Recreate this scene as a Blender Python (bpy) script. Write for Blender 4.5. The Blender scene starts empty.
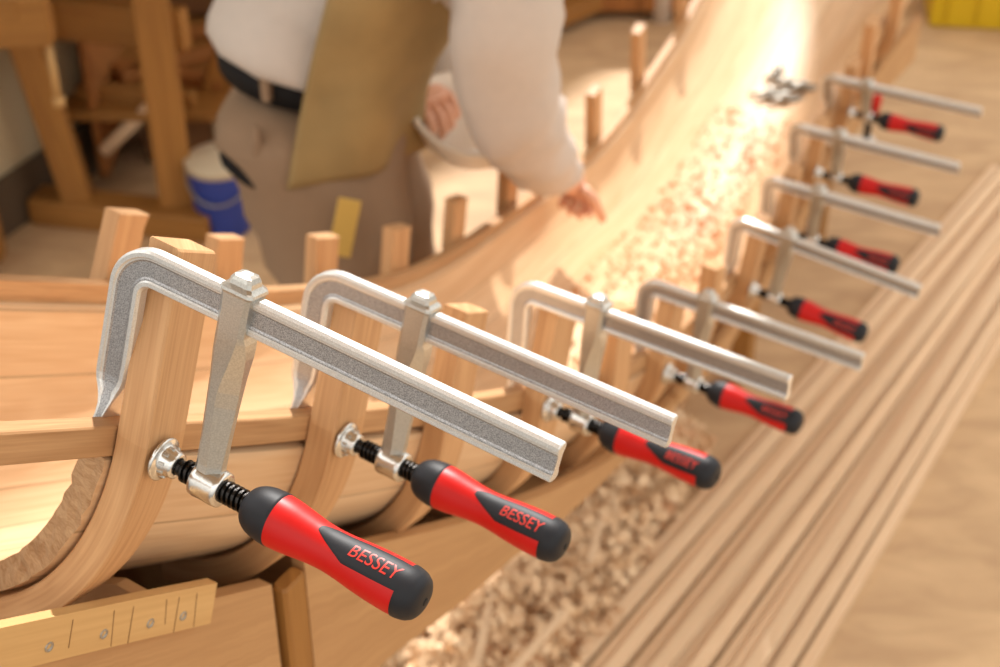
import bpy, bmesh, math, random
from mathutils import Vector, Matrix, noise
random.seed(7)
PI = math.pi
V = Vector
scene = bpy.context.scene
col = scene.collection

# ------------------------------------------------------------------ camera
CAM_H, PITCH, FPX = 2.1, math.radians(36), 1600.0
cam = bpy.data.cameras.new('camera')
cam.sensor_width = 36; cam.lens = FPX * 36 / 1000
cam.dof.use_dof = True; cam.dof.focus_distance = 0.98; cam.dof.aperture_fstop = 7.4
cam.clip_start = 0.02; cam.clip_end = 100
camo = bpy.data.objects.new('camera', cam); col.objects.link(camo)
camo.location = (0, 0, CAM_H); camo.rotation_euler = (PI / 2 - PITCH, 0, 0)
scene.camera = camo

# ------------------------------------------------------------------ world, sun, exposure
world = bpy.data.worlds.new('world'); scene.world = world; world.use_nodes = True
wn = world.node_tree.nodes; wb = wn['Background']
wl = world.node_tree.links
tcw = wn.new('ShaderNodeTexCoord'); sepw = wn.new('ShaderNodeSeparateXYZ'); rmp = wn.new('ShaderNodeValToRGB')
wl.new(tcw.outputs['Generated'], sepw.inputs[0])
mpr = wn.new('ShaderNodeMapRange'); mpr.inputs[1].default_value = -.3; mpr.inputs[2].default_value = .8
wl.new(sepw.outputs[2], mpr.inputs[0]); wl.new(mpr.outputs[0], rmp.inputs[0]); wl.new(rmp.outputs[0], wb.inputs[0])
rmp.color_ramp.elements[0].color = (.145, .13, .11, 1); rmp.color_ramp.elements[1].color = (1.0, .97, .91, 1)
wb.inputs[1].default_value = 2.15
SUN_DIR = V((0.08, 1.0, 1.0))          # towards the sun, per metre of height
sun = bpy.data.lights.new('sun', 'SUN'); sun.energy = 6.5; sun.angle = math.radians(1.2); sun.color = (1, 0.97, 0.93)
suno = bpy.data.objects.new('sun', sun); col.objects.link(suno)
suno.rotation_euler = SUN_DIR.to_track_quat('Z', 'Y').to_euler(); suno.location = (2, 5, 6)
vs = scene.view_settings
vs.view_transform = 'Standard'; vs.look = 'None'; vs.gamma = 1; vs.use_curve_mapping = False; vs.exposure = 0.0

def at_z(px, py, z):
    """world point on height z seen at a photo pixel"""
    u = (px - 500) / FPX; v = (333.5 - py) / FPX
    d = (CAM_H - z) / (math.sin(PITCH) - v * math.cos(PITCH))
    return V((u * d, d * (math.cos(PITCH) + v * math.sin(PITCH)), z))

# ------------------------------------------------------------------ materials
def srgb(r, g, b):
    f = lambda c: (c / 255 / 12.92) if c / 255 <= .04045 else ((c / 255 + .055) / 1.055) ** 2.4
    return (f(r), f(g), f(b), 1)

class NT:
    def __init__(s, name):
        s.m = bpy.data.materials.new(name); s.m.use_nodes = True
        s.n = s.m.node_tree.nodes; s.l = s.m.node_tree.links; s.p = s.n['Principled BSDF']
    def new(s, t, **k):
        n = s.n.new(t)
        for a, b in k.items(): setattr(n, a, b)
        return n
    def link(s, a, b): s.l.new(a, b)

def flat(name, colr, rough=.6, metal=0, spec=.5, bump=0, bscale=200, var=0, coat=0):
    t = NT(name); t.p.inputs['Roughness'].default_value = rough; t.p.inputs['Metallic'].default_value = metal
    t.p.inputs['Specular IOR Level'].default_value = spec
    t.p.inputs['Coat Weight'].default_value = coat
    co = t.new('ShaderNodeTexCoord')
    nz = t.new('ShaderNodeTexNoise'); nz.inputs['Scale'].default_value = bscale; nz.inputs['Detail'].default_value = 4
    t.link(co.outputs['Object'], nz.inputs['Vector'])
    rp = t.new('ShaderNodeMix', data_type='RGBA')
    v = max(var, .04)
    rp.inputs[6].default_value = tuple(c * (1 - v) for c in colr[:3]) + (1,)
    rp.inputs[7].default_value = tuple(min(1, c * (1 + v)) for c in colr[:3]) + (1,)
    t.link(nz.outputs['Fac'], rp.inputs[0]); t.link(rp.outputs[2], t.p.inputs['Base Color'])
    if bump:
        b = t.new('ShaderNodeBump'); b.inputs['Strength'].default_value = bump; b.inputs['Distance'].default_value = .001
        t.link(nz.outputs['Fac'], b.inputs['Height']); t.link(b.outputs[0], t.p.inputs['Normal'])
    return t.m

def wood(name, light, dark, rough=.55, gs=14, contrast=1.0, plank=0, seam=.0012, uv=True, stretch=.07, bump=.25, tone=.12, pores=True, seamdark=.35):
    """grain runs along U of the UV map (metres); plank = board width in metres"""
    t = NT(name); t.p.inputs['Roughness'].default_value = rough; t.p.inputs['Specular IOR Level'].default_value = .35
    co = t.new('ShaderNodeTexCoord'); oi = t.new('ShaderNodeObjectInfo')
    sep = t.new('ShaderNodeSeparateXYZ'); t.link(co.outputs['UV' if uv else 'Object'], sep.inputs[0])
    def math_(op, a, b=None):
        n = t.new('ShaderNodeMath', operation=op)
        for i, x in enumerate((a, b)):
            if x is None: continue
            if isinstance(x, (int, float)): n.inputs[i].default_value = x
            else: t.link(x, n.inputs[i])
        return n.outputs[0]
    x, y = sep.outputs[0], sep.outputs[1]
    rnd = math_('MULTIPLY', oi.outputs['Random'], 37.0)
    pid = None
    if plank:
        q = math_('DIVIDE', y, plank); pid = math_('FLOOR', q); fr = math_('FRACT', q)
        rnd = math_('ADD', rnd, math_('MULTIPLY', pid, 5.37))
    cmb = t.new('ShaderNodeCombineXYZ')
    t.link(math_('ADD', math_('MULTIPLY', x, stretch), rnd), cmb.inputs[0]); t.link(y, cmb.inputs[1]); t.link(rnd, cmb.inputs[2])
    n1 = t.new('ShaderNodeTexNoise'); n1.inputs['Scale'].default_value = gs * 3; n1.inputs['Detail'].default_value = 3; n1.inputs['Distortion'].default_value = .6
    t.link(cmb.outputs[0], n1.inputs['Vector'])
    wv = t.new('ShaderNodeMath', operation='SINE'); 
    t.link(math_('MULTIPLY', n1.outputs['Fac'], 42.0), wv.inputs[0])
    cm2 = t.new('ShaderNodeCombineXYZ')
    t.link(math_('ADD', math_('MULTIPLY', x, .35 * stretch), rnd), cm2.inputs[0]); t.link(y, cm2.inputs[1]); t.link(rnd, cm2.inputs[2])
    n2 = t.new('ShaderNodeTexNoise'); n2.inputs['Scale'].default_value = gs * 45; n2.inputs['Detail'].default_value = 2
    t.link(cm2.outputs[0], n2.inputs['Vector'])
    g = math_('ADD', math_('MULTIPLY', wv.outputs[0], .16 * contrast), math_('MULTIPLY', math_('SUBTRACT', n2.outputs['Fac'], .5), 1.1 * contrast))
    g = math_('ADD', g, math_('MULTIPLY', math_('SUBTRACT', n1.outputs['Fac'], .5), 1.2 * contrast))
    g = math_('ADD', g, .42)
    if plank:
        wn_ = t.new('ShaderNodeTexWhiteNoise', noise_dimensions='1D'); t.link(pid, wn_.inputs['W'])
        g = math_('ADD', g, math_('MULTIPLY', math_('SUBTRACT', wn_.outputs['Value'], .5), tone * 4))
    mx = t.new('ShaderNodeMix', data_type='RGBA', clamp_factor=True)
    t.link(g, mx.inputs[0]); mx.inputs[6].default_value = light; mx.inputs[7].default_value = dark
    out = mx.outputs[2]
    if plank:
        e = math_('LESS_THAN', math_('MINIMUM', fr, math_('SUBTRACT', 1.0, fr)), seam / plank)
        m3 = t.new('ShaderNodeMix', data_type='RGBA')
        t.link(math_('MULTIPLY', e, 1 - seamdark), m3.inputs[0]); t.link(out, m3.inputs[6]); m3.inputs[7].default_value = tuple(c * .35 for c in dark[:3]) + (1,)
        out = m3.outputs[2]
    hs = t.new('ShaderNodeHueSaturation'); t.link(out, hs.inputs['Color'])
    vr = math_('ADD', math_('MULTIPLY', math_('SUBTRACT', oi.outputs['Random'], .5), tone * 1.5), 1.0); t.link(vr, hs.inputs['Value'])
    t.link(hs.outputs[0], t.p.inputs['Base Color'])
    if bump:
        b = t.new('ShaderNodeBump'); b.inputs['Strength'].default_value = bump; b.inputs['Distance'].default_value = .0006
        t.link(n2.outputs['Fac'], b.inputs['Height']); t.link(b.outputs[0], t.p.inputs['Normal'])
    return t.m

def metal(name, colr, rough=.3, speck=.0, scale=900, met=.95):
    t = NT(name); t.p.inputs['Metallic'].default_value = met
    co = t.new('ShaderNodeTexCoord'); nz = t.new('ShaderNodeTexNoise'); nz.inputs['Scale'].default_value = scale; nz.inputs['Detail'].default_value = 3
    t.link(co.outputs['Object'], nz.inputs['Vector'])
    cr = t.new('ShaderNodeValToRGB'); cr.color_ramp.elements[0].position = .36; cr.color_ramp.elements[1].position = .68
    cr.color_ramp.elements[0].color = tuple(c * (1 - speck) for c in colr[:3]) + (1,); cr.color_ramp.elements[1].color = colr
    t.link(nz.outputs['Fac'], cr.inputs[0]); t.link(cr.outputs[0], t.p.inputs['Base Color'])
    t.p.inputs['Roughness'].default_value = rough
    b = t.new('ShaderNodeBump'); b.inputs['Strength'].default_value = .25 + speck; b.inputs['Distance'].default_value = .00018
    t.link(nz.outputs['Fac'], b.inputs['Height']); t.link(b.outputs[0], t.p.inputs['Normal'])
    return t.m

M = {}
M['frame'] = wood('oak_frame_wood', srgb(212, 168, 122), srgb(174, 126, 82), contrast=.8, gs=10, tone=.05)
M['framesaw'] = wood('rough_sawn_wood', srgb(204, 166, 126), srgb(164, 122, 84), contrast=1.2, gs=60, rough=.95, bump=1, stretch=.5)
M['strip'] = wood('sheer_strip_wood', srgb(198, 156, 112), srgb(158, 114, 74), contrast=.9, gs=10, tone=.03)
M['hull'] = wood('hull_strip_planking', srgb(224, 192, 154), srgb(198, 156, 114), contrast=.8, gs=7, plank=.052, tone=.10, seam=.0009, rough=.42, seamdark=.5)
M['ply'] = wood('plywood_panel', srgb(190, 148, 102), srgb(162, 120, 78), contrast=.6, gs=5, tone=.03, stretch=.12)
M['pine'] = wood('pale_pine_board', srgb(212, 174, 118), srgb(188, 146, 92), contrast=.6, gs=6, tone=.02)
M['lath'] = wood('wooden_lath', srgb(236, 206, 170), srgb(210, 174, 136), contrast=.5, gs=9, tone=.10)
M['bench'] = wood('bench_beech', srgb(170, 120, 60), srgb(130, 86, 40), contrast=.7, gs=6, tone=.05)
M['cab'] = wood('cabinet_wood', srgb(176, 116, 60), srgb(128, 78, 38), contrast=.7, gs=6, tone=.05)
M['shaving'] = wood('shaving_wood', srgb(244, 214, 176), srgb(214, 172, 126), contrast=1.0, gs=12, tone=.05, rough=.6)
M['shave_dark'] = wood('cedar_shaving', srgb(226, 180, 138), srgb(198, 142, 96), contrast=1.0, gs=12, tone=.05, rough=.6)
M['zinc'] = metal('zinc_plated_steel', (.84, .84, .82, 1), .34, .24, 1600, .72)
M['zincweb'] = metal('dim_zinc_web', (.56, .555, .565, 1), .40, .55, 1300, .82)  # speckled zinc; the web's dimmer reflection is put into its colour
M['zincdark'] = metal('forged_sliding_arm_steel', (.60, .59, .55, 1), .34, .2, 900, .85)
M['bright'] = metal('bright_boss_steel', (.74, .73, .70, 1), .22, .10, 700)
M['black_steel'] = metal('black_oxide_thread', (.035, .032, .03, 1), .26, .1, 700)
M['red'] = flat('red_plastic', srgb(196, 16, 13), .42, spec=.35, bump=.03)
M['inlay'] = flat('soft_black_rubber', srgb(30, 31, 36), .5, spec=.3, bump=.08, bscale=1500)
M['letter'] = flat('red_lettering', srgb(206, 48, 36), .45)
M['dark'] = flat('hole_shade_black', srgb(14, 13, 14), .8)
M['shirt'] = flat('grey_shirt_cotton', srgb(198, 186, 176), .9, bump=.6, bscale=60, var=.05)
M['trouser'] = flat('taupe_work_trousers', srgb(140, 114, 90), .9, bump=.6, bscale=60, var=.06)
M['apron'] = flat('olive_canvas_apron', srgb(150, 124, 80), .9, bump=.8, bscale=14, var=.3)
M['belt'] = flat('black_leather_belt', srgb(28, 25, 25), .75, spec=.2)
M['skin'] = flat('skin', srgb(222, 168, 138), .5, var=.05, bscale=30)
M['hair'] = flat('brown_hair', srgb(70, 50, 35), .8, bump=1, bscale=80)
M['bowl'] = flat('off_white_bowl_plastic', srgb(226, 214, 198), .4)
M['blue'] = flat('blue_bucket_plastic', srgb(44, 66, 150), .4)
M['lid'] = flat('cream_lid_plastic', srgb(200, 186, 160), .5)
M['orange'] = flat('orange_cap_plastic', srgb(236, 112, 20), .4)
M['grey'] = flat('grey_canister', srgb(170, 160, 150), .4)
M['yellow'] = flat('yellow_crate_plastic', srgb(206, 172, 12), .5)
M['rule'] = flat('yellow_folding_rule', srgb(200, 164, 84), .5)
M['white'] = flat('white_paint', srgb(220, 208, 196), .5)
M['seam'] = flat('dark_canvas_seam', srgb(104, 82, 46), .9)
M['kerf'] = flat('brown_pencil_line', srgb(120, 84, 48), .8)
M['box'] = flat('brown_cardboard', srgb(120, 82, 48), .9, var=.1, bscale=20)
M['wall'] = flat('plaster_wall', srgb(196, 180, 148), .9, var=.04, bscale=6)
M['base'] = flat('dark_baseboard', srgb(86, 70, 52), .7)
M['roof'] = flat('roof_boards', srgb(200, 180, 150), .9)
M['steel'] = flat('dull_grey_steel', srgb(160, 156, 148), .4, metal=.7)

def floor_mat():
    t = NT('dusty_plywood_floor'); t.p.inputs['Roughness'].default_value = .75
    co = t.new('ShaderNodeTexCoord'); mp = t.new('ShaderNodeMapping'); mp.inputs['Rotation'].default_value = (0, 0, .5); mp.inputs['Scale'].default_value = (1.5, 4, 1)
    t.link(co.outputs['Object'], mp.inputs[0])
    n1 = t.new('ShaderNodeTexNoise'); n1.inputs['Scale'].default_value = 3.2; n1.inputs['Detail'].default_value = 8; n1.inputs['Roughness'].default_value = .6; n1.inputs['Distortion'].default_value = .8
    t.link(mp.outputs[0], n1.inputs['Vector'])
    n2 = t.new('ShaderNodeTexNoise'); n2.inputs['Scale'].default_value = 1.6; n2.inputs['Detail'].default_value = 6
    t.link(co.outputs['Object'], n2.inputs['Vector'])
    cr = t.new('ShaderNodeValToRGB'); e = cr.color_ramp.elements
    e[0].position = .36; e[0].color = srgb(188, 154, 116); e[1].position = .66; e[1].color = srgb(212, 178, 136)
    t.link(n1.outputs['Fac'], cr.inputs[0])
    c2 = t.new('ShaderNodeValToRGB'); e = c2.color_ramp.elements
    e[0].position = .35; e[0].color = (.88, .86, .86, 1); e[1].position = .65; e[1].color = (1, 1, 1, 1)
    t.link(n2.outputs['Fac'], c2.inputs[0])
    mx = t.new('ShaderNodeMix', data_type='RGBA', blend_type='MULTIPLY'); mx.inputs[0].default_value = 1
    t.link(cr.outputs[0], mx.inputs[6]); t.link(c2.outputs[0], mx.inputs[7]); t.link(mx.outputs[2], t.p.inputs['Base Color'])
    return t.m
M['floor'] = floor_mat()

# ------------------------------------------------------------------ mesh helpers
def link_mesh(name, me, mat, parent=None):
    o = bpy.data.objects.new(name, me); col.objects.link(o)
    if mat: me.materials.append(M[mat] if isinstance(mat, str) else mat)
    if parent: o.parent = parent
    return o

def empty(name, loc=(0, 0, 0), mat=None):
    o = bpy.data.objects.new(name, None); col.objects.link(o); o.empty_display_size = .05
    if mat is not None: o.matrix_world = mat
    else: o.location = loc
    return o

def tag(o, label=None, cat=None, group=None, kind=None):
    if label: o['label'] = label
    if cat: o['category'] = cat
    if group: o['group'] = group
    if kind: o['kind'] = kind
    return o

class MB:
    """collects verts/faces with UVs (metres) and per-face smoothness"""
    def __init__(s): s.v = []; s.f = []; s.uv = []; s.sm = []
    def quadgrid(s, rings, close_ring=True, us=None, vs_=None, smooth=True, cap=True, flip=False):
        """rings: list of rings of points. us: u per ring; vs_: v per point"""
        b = len(s.v); n = len(rings[0]); R = len(rings)
        if us is None:
            us = [0]; c = [sum((V(p) for p in r), V()) / n for r in rings]
            for i in range(1, R): us.append(us[-1] + (c[i] - c[i - 1]).length)
        if vs_ is None:
            r0 = rings[R // 2]; vs_ = [0]
            for j in range(1, n + 1): vs_.append(vs_[-1] + (V(r0[j % n]) - V(r0[j - 1])).length)
        for r in rings: s.v += [tuple(p) for p in r]
        m = n if close_ring else n - 1
        for i in range(R - 1):
            for j in range(m):
                k = (j + 1) % n
                f = [b + i * n + j, b + i * n + k, b + (i + 1) * n + k, b + (i + 1) * n + j]
                uv = [(us[i], vs_[j]), (us[i], vs_[j + 1]), (us[i + 1], vs_[j + 1]), (us[i + 1], vs_[j])]
                if flip: f.reverse(); uv.reverse()
                s.f.append(f); s.uv.append(uv); s.sm.append(smooth)
        if cap and close_ring:
            for i, rev in ((0, True), (R - 1, False)):
                f = [b + i * n + j for j in range(n)]
                c0 = V(rings[i][0]); 
                ax = (V(rings[i][1]) - c0).normalized(); 
                nn = ax.cross(V(rings[i][n // 2]) - c0); 
                ay = nn.cross(ax).normalized() if nn.length > 1e-12 else V((0, 0, 1))
                uv = [((V(p) - c0).dot(ax) * .2, (V(p) - c0).dot(ay)) for p in rings[i]]
                if rev != flip: f.reverse(); uv.reverse()
                s.f.append(f); s.uv.append(uv); s.sm.append(False)
        return s
    def box(s, c, size, rot=None, bev=.003, axis=0):
        """chamfered box; grain along axis (0,1,2)"""
        hx = [d / 2 for d in size]; c = V(c)
        order = {0: (0, 1, 2), 1: (1, 2, 0), 2: (2, 0, 1)}[axis]
        L, A, B = hx[order[0]], hx[order[1]], hx[order[2]]
        bev = min(bev, A * .45, B * .45, L * .45)
        def ring(x, k):
            a, b_ = A - k, B - k; e = bev
            pts = [(a - e + 0, b_), (a, b_ - e), (a, -b_ + e), (a - e, -b_), (-a + e, -b_), (-a, -b_ + e), (-a, b_ - e), (-a + e, b_)]
            out = []
            for p, q in pts:
                v = V((0, 0, 0)); v[order[0]] = x; v[order[1]] = p; v[order[2]] = q
                if rot is not None: v = rot @ v
                out.append(c + v)
            return out
        s.quadgrid([ring(-L, bev * .5), ring(-L + bev, 0), ring(L - bev, 0), ring(L, bev * .5)], smooth=False, flip=False)
        return s
    def lathe(s, prof, M4, n=32, smooth=True, cap=True, axis='x'):
        """prof: list of (x along axis, r)"""
        rings = []
        for x, r in prof:
            rings.append([M4 @ V((x, r * math.cos(2 * PI * j / n), r * math.sin(2 * PI * j / n))) for j in range(n)])
        us = [0]
        for i in range(1, len(prof)): us.append(us[-1] + math.hypot(prof[i][0] - prof[i - 1][0], prof[i][1] - prof[i - 1][1]))
        return s.quadgrid(rings, us=us, smooth=smooth, cap=cap)
    def tube(s, pts, r, n=10, smooth=True):
        pts = [V(p) for p in pts]; rings = []
        t0 = (pts[1] - pts[0]).normalized(); up = t0.orthogonal().normalized()
        for i, p in enumerate(pts):
            t = (pts[min(i + 1, len(pts) - 1)] - pts[max(i - 1, 0)]).normalized()
            up = (up - t * up.dot(t)).normalized(); sd = t.cross(up)
            rr = r[i] if isinstance(r, (list, tuple)) else r
            rings.append([p + up * rr * math.cos(2 * PI * j / n) + sd * rr * math.sin(2 * PI * j / n) for j in range(n)])
        return s.quadgrid(rings, smooth=smooth)
    def build(s, name, mat, parent=None, fixn=True):
        me = bpy.data.meshes.new(name); me.from_pydata(s.v, [], s.f)
        ul = me.uv_layers.new(name='UVMap'); i = 0
        flatuv = [c for f in s.uv for q in f for c in q]
        ul.data.foreach_set('uv', flatuv)
        me.polygons.foreach_set('use_smooth', s.sm)
        if fixn:
            bm = bmesh.new(); bm.from_mesh(me); bmesh.ops.recalc_face_normals(bm, faces=bm.faces); bm.to_mesh(me); bm.free()
        me.update()
        return link_mesh(name, me, mat, parent)

def catmull(P, s):
    """P: list of values at s=1..len; linear extrapolation"""
    n = len(P); x = s - 1
    if x <= 0: return P[0] + (P[1] - P[0]) * x
    if x >= n - 1: return P[-1] + (P[-1] - P[-2]) * (x - n + 1)
    i = int(x); t = x - i
    p1, p2 = P[i], P[i + 1]
    p0 = P[i - 1] if i > 0 else p1 * 2 - p2
    p3 = P[i + 2] if i + 2 < n else p2 * 2 - p1
    return ((p1 * 2) + (p2 - p0) * t + (p0 * 2 - p1 * 5 + p2 * 4 - p3) * t * t + (p1 * 3 - p0 - p2 * 3 + p3) * t ** 3) * .5

# ------------------------------------------------------------------ clamps: pose of each (outer corner, bar axis, arm axis)
CL = [
    ((-0.239, 0.851, 1.56), (0.858, -0.499, -0.121), (-0.234, -0.171, -0.957), 97, 100, 59, 129),
    ((-0.148, 1.046, 1.412), (0.849, -0.523, -0.07), (-0.185, -0.171, -0.968), 105, 103, 57, 128),
    ((0.013, 1.376, 1.176), (0.81, -0.585, 0.034), (-0.051, -0.128, -0.991), 106, 98, 57, 125),
    ((0.187, 1.78, 0.905), (0.839, -0.544, -0.011), (-0.038, -0.039, -0.999), 102, 96, 56, 122),
    ((0.37, 2.187, 0.749), (0.856, -0.509, -0.091), (-0.015, 0.151, -0.988), 101, 95, 55, 123),
    ((0.46, 2.44, 0.674), (0.892, -0.449, -0.054), (0.099, 0.31, -0.946), 105, 100, 57, 127),
    ((0.534, 2.632, 0.674), (0.902, -0.43, -0.036), (0.153, 0.396, -0.905), 99, 94, 56, 121),
    ((0.643, 2.897, 0.639), (0.908, -0.418, -0.033), (0.216, 0.533, -0.818), 94, 90, 55, 117)]

# ------------------------------------------------------------------ hull frame curves (index = clamp station)
GP = [V(g) for g in [(-.253, .820, 1.435), (-.156, 1.015, 1.287), (.021, 1.349, 1.050), (.197, 1.765, .790), (.383, 2.197, .632),
                     (.489, 2.471, .567), (.574, 2.678, .547), (.687, 2.958, .533), (.800, 3.22, .535), (.95, 3.50, .555), (1.14, 3.80, .590)]]
BV = [V(c[1]) for c in CL] + [V((.908, -.41, -.03)), V((.915, -.40, -.02)), V((.92, -.38, -.02))]
AV = [V((-.234, -.171, -.957)), V((-.185, -.171, -.968)), V((-.06, -.13, -.99)), V((-.03, -.04, -1)), V((0, .08, -.99)), V((.03, .14, -.98)),
      V((.04, .16, -.98)), V((.05, .18, -.98)), V((.05, .18, -.98)), V((.05, .18, -.98)), V((.05, .18, -.98))]
WW = [V((w, 0, 0)) for w in (.262, .300, .345, .372, .375, .375, .375, .385, .40, .46, .58)]
def fr(s):
    G = catmull(GP, s); b = catmull(BV, s).normalized(); a = catmull(AV, s)
    a = (a - b * a.dot(b)).normalized(); w = b.cross(a)
    return G, b, a, w, catmull(WW, s)[0]
def hull_depth(s): return .185 - .035 * min(1, max(0, (s - 2.5) / 2.5))
def sec(s, th, off=0.0, wo=0.0):
    """hull section point: th=0 near sheer, pi far sheer, pi/2 keel"""
    G, b, a, w, W = fr(s)
    e = .92 if s > 2 else .92 + .08 * max(0, 2 - s)
    c, sn = math.cos(th), math.sin(th)
    cc = math.copysign(abs(c) ** e, c); ss = abs(sn) ** (e if s > 2 else e)
    return G - b * (W / 2) + b * (W / 2 + off) * cc + a * (hull_depth(s) + off) * ss + w * wo

def add_box(name, mat, c, size, rot=None, parent=None, bev=.003, axis=0):
    return MB().box(c, size, rot, bev, axis).build(name, mat, parent)

# ------------------------------------------------------------------ the setting
def slab(name, mat, pts, thick, kind='structure'):
    m = MB(); top = [V(p) for p in pts]; bot = [p - V((0, 0, thick)) for p in top]
    m.quadgrid([bot, top], smooth=False)
    o = m.build(name, mat); tag(o, kind=kind); return o
fl = slab('floor', 'floor', [(-1.6, -3, 0), (5, -3, 0), (5, 9.6, 0), (-1.6, 9.6, 0)], .05)
m = MB(); m.box((1.7, 9.65, 1.3), (6.8, .1, 2.6)); tag(m.build('wall_back', 'wall'), kind='structure')
# left wall, running beside the benches
WL0, WL1 = V((-1.62, 2.46, 0)), V((-1.04, 3.62, 0))
def wall_seg(name, mat, p, q, z0, z1, th, off=0):
    d = (q - p); L = d.length; ang = math.atan2(d.y, d.x); R = Matrix.Rotation(ang, 3, 'Z')
    c = (p + q) / 2 + R @ V((0, off, 0)); c.z = (z0 + z1) / 2
    m = MB(); m.box(c, (L, th, z1 - z0), R); o = m.build(name, mat); tag(o, kind='structure'); return o
wall_seg('wall_left', 'wall', WL0, WL1, 0, 3.6, .1, .06)
wall_seg('baseboard_left', 'base', WL0, WL1, 0, .15, .016, 0)
wall_seg('wall_left_far', 'wall', V((-1.09, 3.60, 0)), V((-1.09, 9.6, 0)), 0, 3.6, .08, .02)
# unseen roof, its opening shaped to place the sun patches
def sky(p): q = V((p[0], p[1], 0)) + SUN_DIR * 3.6; return (q.x, q.y)
sun_hole = [sky(p) for p in ((-.62, -1.3), (-.10, -1.3), (.46, 2.1), (.64, 2.8), (1.0, 5.1), (-.28, 3.5), (-.34, 1.25))]
outer = [(-1.6, -.8), (1.9, -.8), (1.9, 4.5), (1.9, 7), (1.9, 8.9), (-1.6, 8.9), (-1.6, 5)]
hy = [h for h in sun_hole]
m = MB()
for k in range(7):
    a_, b_ = outer[k], outer[(k + 1) % 7]; c_, d_ = sun_hole[(k + 1) % 7], sun_hole[k]
    q = [V((*p, 3.6)) for p in (a_, b_, c_, d_)]
    m.quadgrid([[p for p in q], [p + V((0, 0, .08)) for p in q]], smooth=False)
tag(m.build('sun_mask_ceiling', 'roof'), kind='structure')

# ------------------------------------------------------------------ boat hull
hull = empty('boat_hull', sec(4, PI / 2, .02))
hullinv = Matrix.Translation(-hull.location)
tag(hull, 'upturned-sheer wooden strip boat hull under construction, open end facing the camera', 'boat')
hull['label'] = 'strip-planked wooden boat hull under construction with its open end at the left'
def hull_local(o):
    o.parent = hull; o.matrix_parent_inverse = hullinv; return o
S0, S1 = .93, 10.6
def hull_shell():
    m = MB(); ns = 120; nt = 56; outer_r, inner_r = [], []
    th0, th1 = .13, PI - .10
    def svals(i): return S0 + (S1 - S0) * i / ns
    rings = []; us = []; u = 0; prev = None
    for i in range(ns + 1):
        s = svals(i)
        ring = []
        for j in range(nt + 1):
            th = th0 + (th1 - th0) * j / nt
            ds = 0
            if i == 0: ds = .022 * noise.noise(V((j * .9, 0, 3))) + .012 * noise.noise(V((j * 3.1, 5, 3)))
            ring.append(sec(s + ds, th, -.009))
        for j in range(nt, -1, -1):
            th = th0 + (th1 - th0) * j / nt
            ds = 0
            if i == 0: ds = .022 * noise.noise(V((j * .9, 0, 3))) + .016 * noise.noise(V((j * 2.7, 9, 3))) - .01
            ring.append(sec(s + ds, th, .012))
        c = sec(s, 0)
        if prev is not None: u += (c - prev).length
        prev = c; us.append(u); rings.append(ring)
    # v follows the girth
    r0 = rings[60]; v = [0]
    for j in range(1, nt + 1): v.append(v[-1] + (r0[j] - r0[j - 1]).length)
    vv = v + [v[-1] + .0001] + [x + .0001 for x in reversed(v[:-1])] + [0]
    m.quadgrid(rings, us=us, vs_=vv, cap=False)
    o = m.build('planking', 'hull'); hull_local(o)
    # rough sawn front edge, a loft between the two skins
    e = MB(); K = 3; A = rings[0][:nt + 1]; B = list(reversed(rings[0][nt + 1:])); g = []
    for k in range(K + 1):
        g.append([A[j].lerp(B[j], k / K) + (fr(S0)[3] * (.004 * noise.noise(V((j * 1.3, k * 2.3, 1)))) if 0 < k < K else V()) for j in range(nt + 1)])
    e.quadgrid(g, close_ring=False, smooth=False, cap=False)
    o = e.build('sawn_edge', 'framesaw'); hull_local(o); tag(o, 'rough sawn dark brown edge of the planking')
hull_shell()

def sheer_strip(side, s0, s1):
    m = MB(); rings = []; n = 110
    for i in range(n + 1):
        s = s0 + (s1 - s0) * i / n
        G, b, a, w, W = fr(s)
        if side > 0: c = G; o = b
        else: c = G - b * W; o = -b
        x0, x1, d0, d1 = -.005, .0115, 0.0, .0235; e = .0012
        pts = [(x0 + e, d0), (x1 - e, d0), (x1, d0 + e), (x1, d1 - e), (x1 - e, d1), (x0 + e, d1), (x0, d1 - e), (x0, d0 + e)]
        rings.append([c + o * p + a * q for p, q in pts])
    m.quadgrid(rings, smooth=False)
    o = m.build('sheer_strip', 'strip'); hull_local(o); return o
sheer_strip(1, -.6, S1); sheer_strip(-1, .95, S1)

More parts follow.
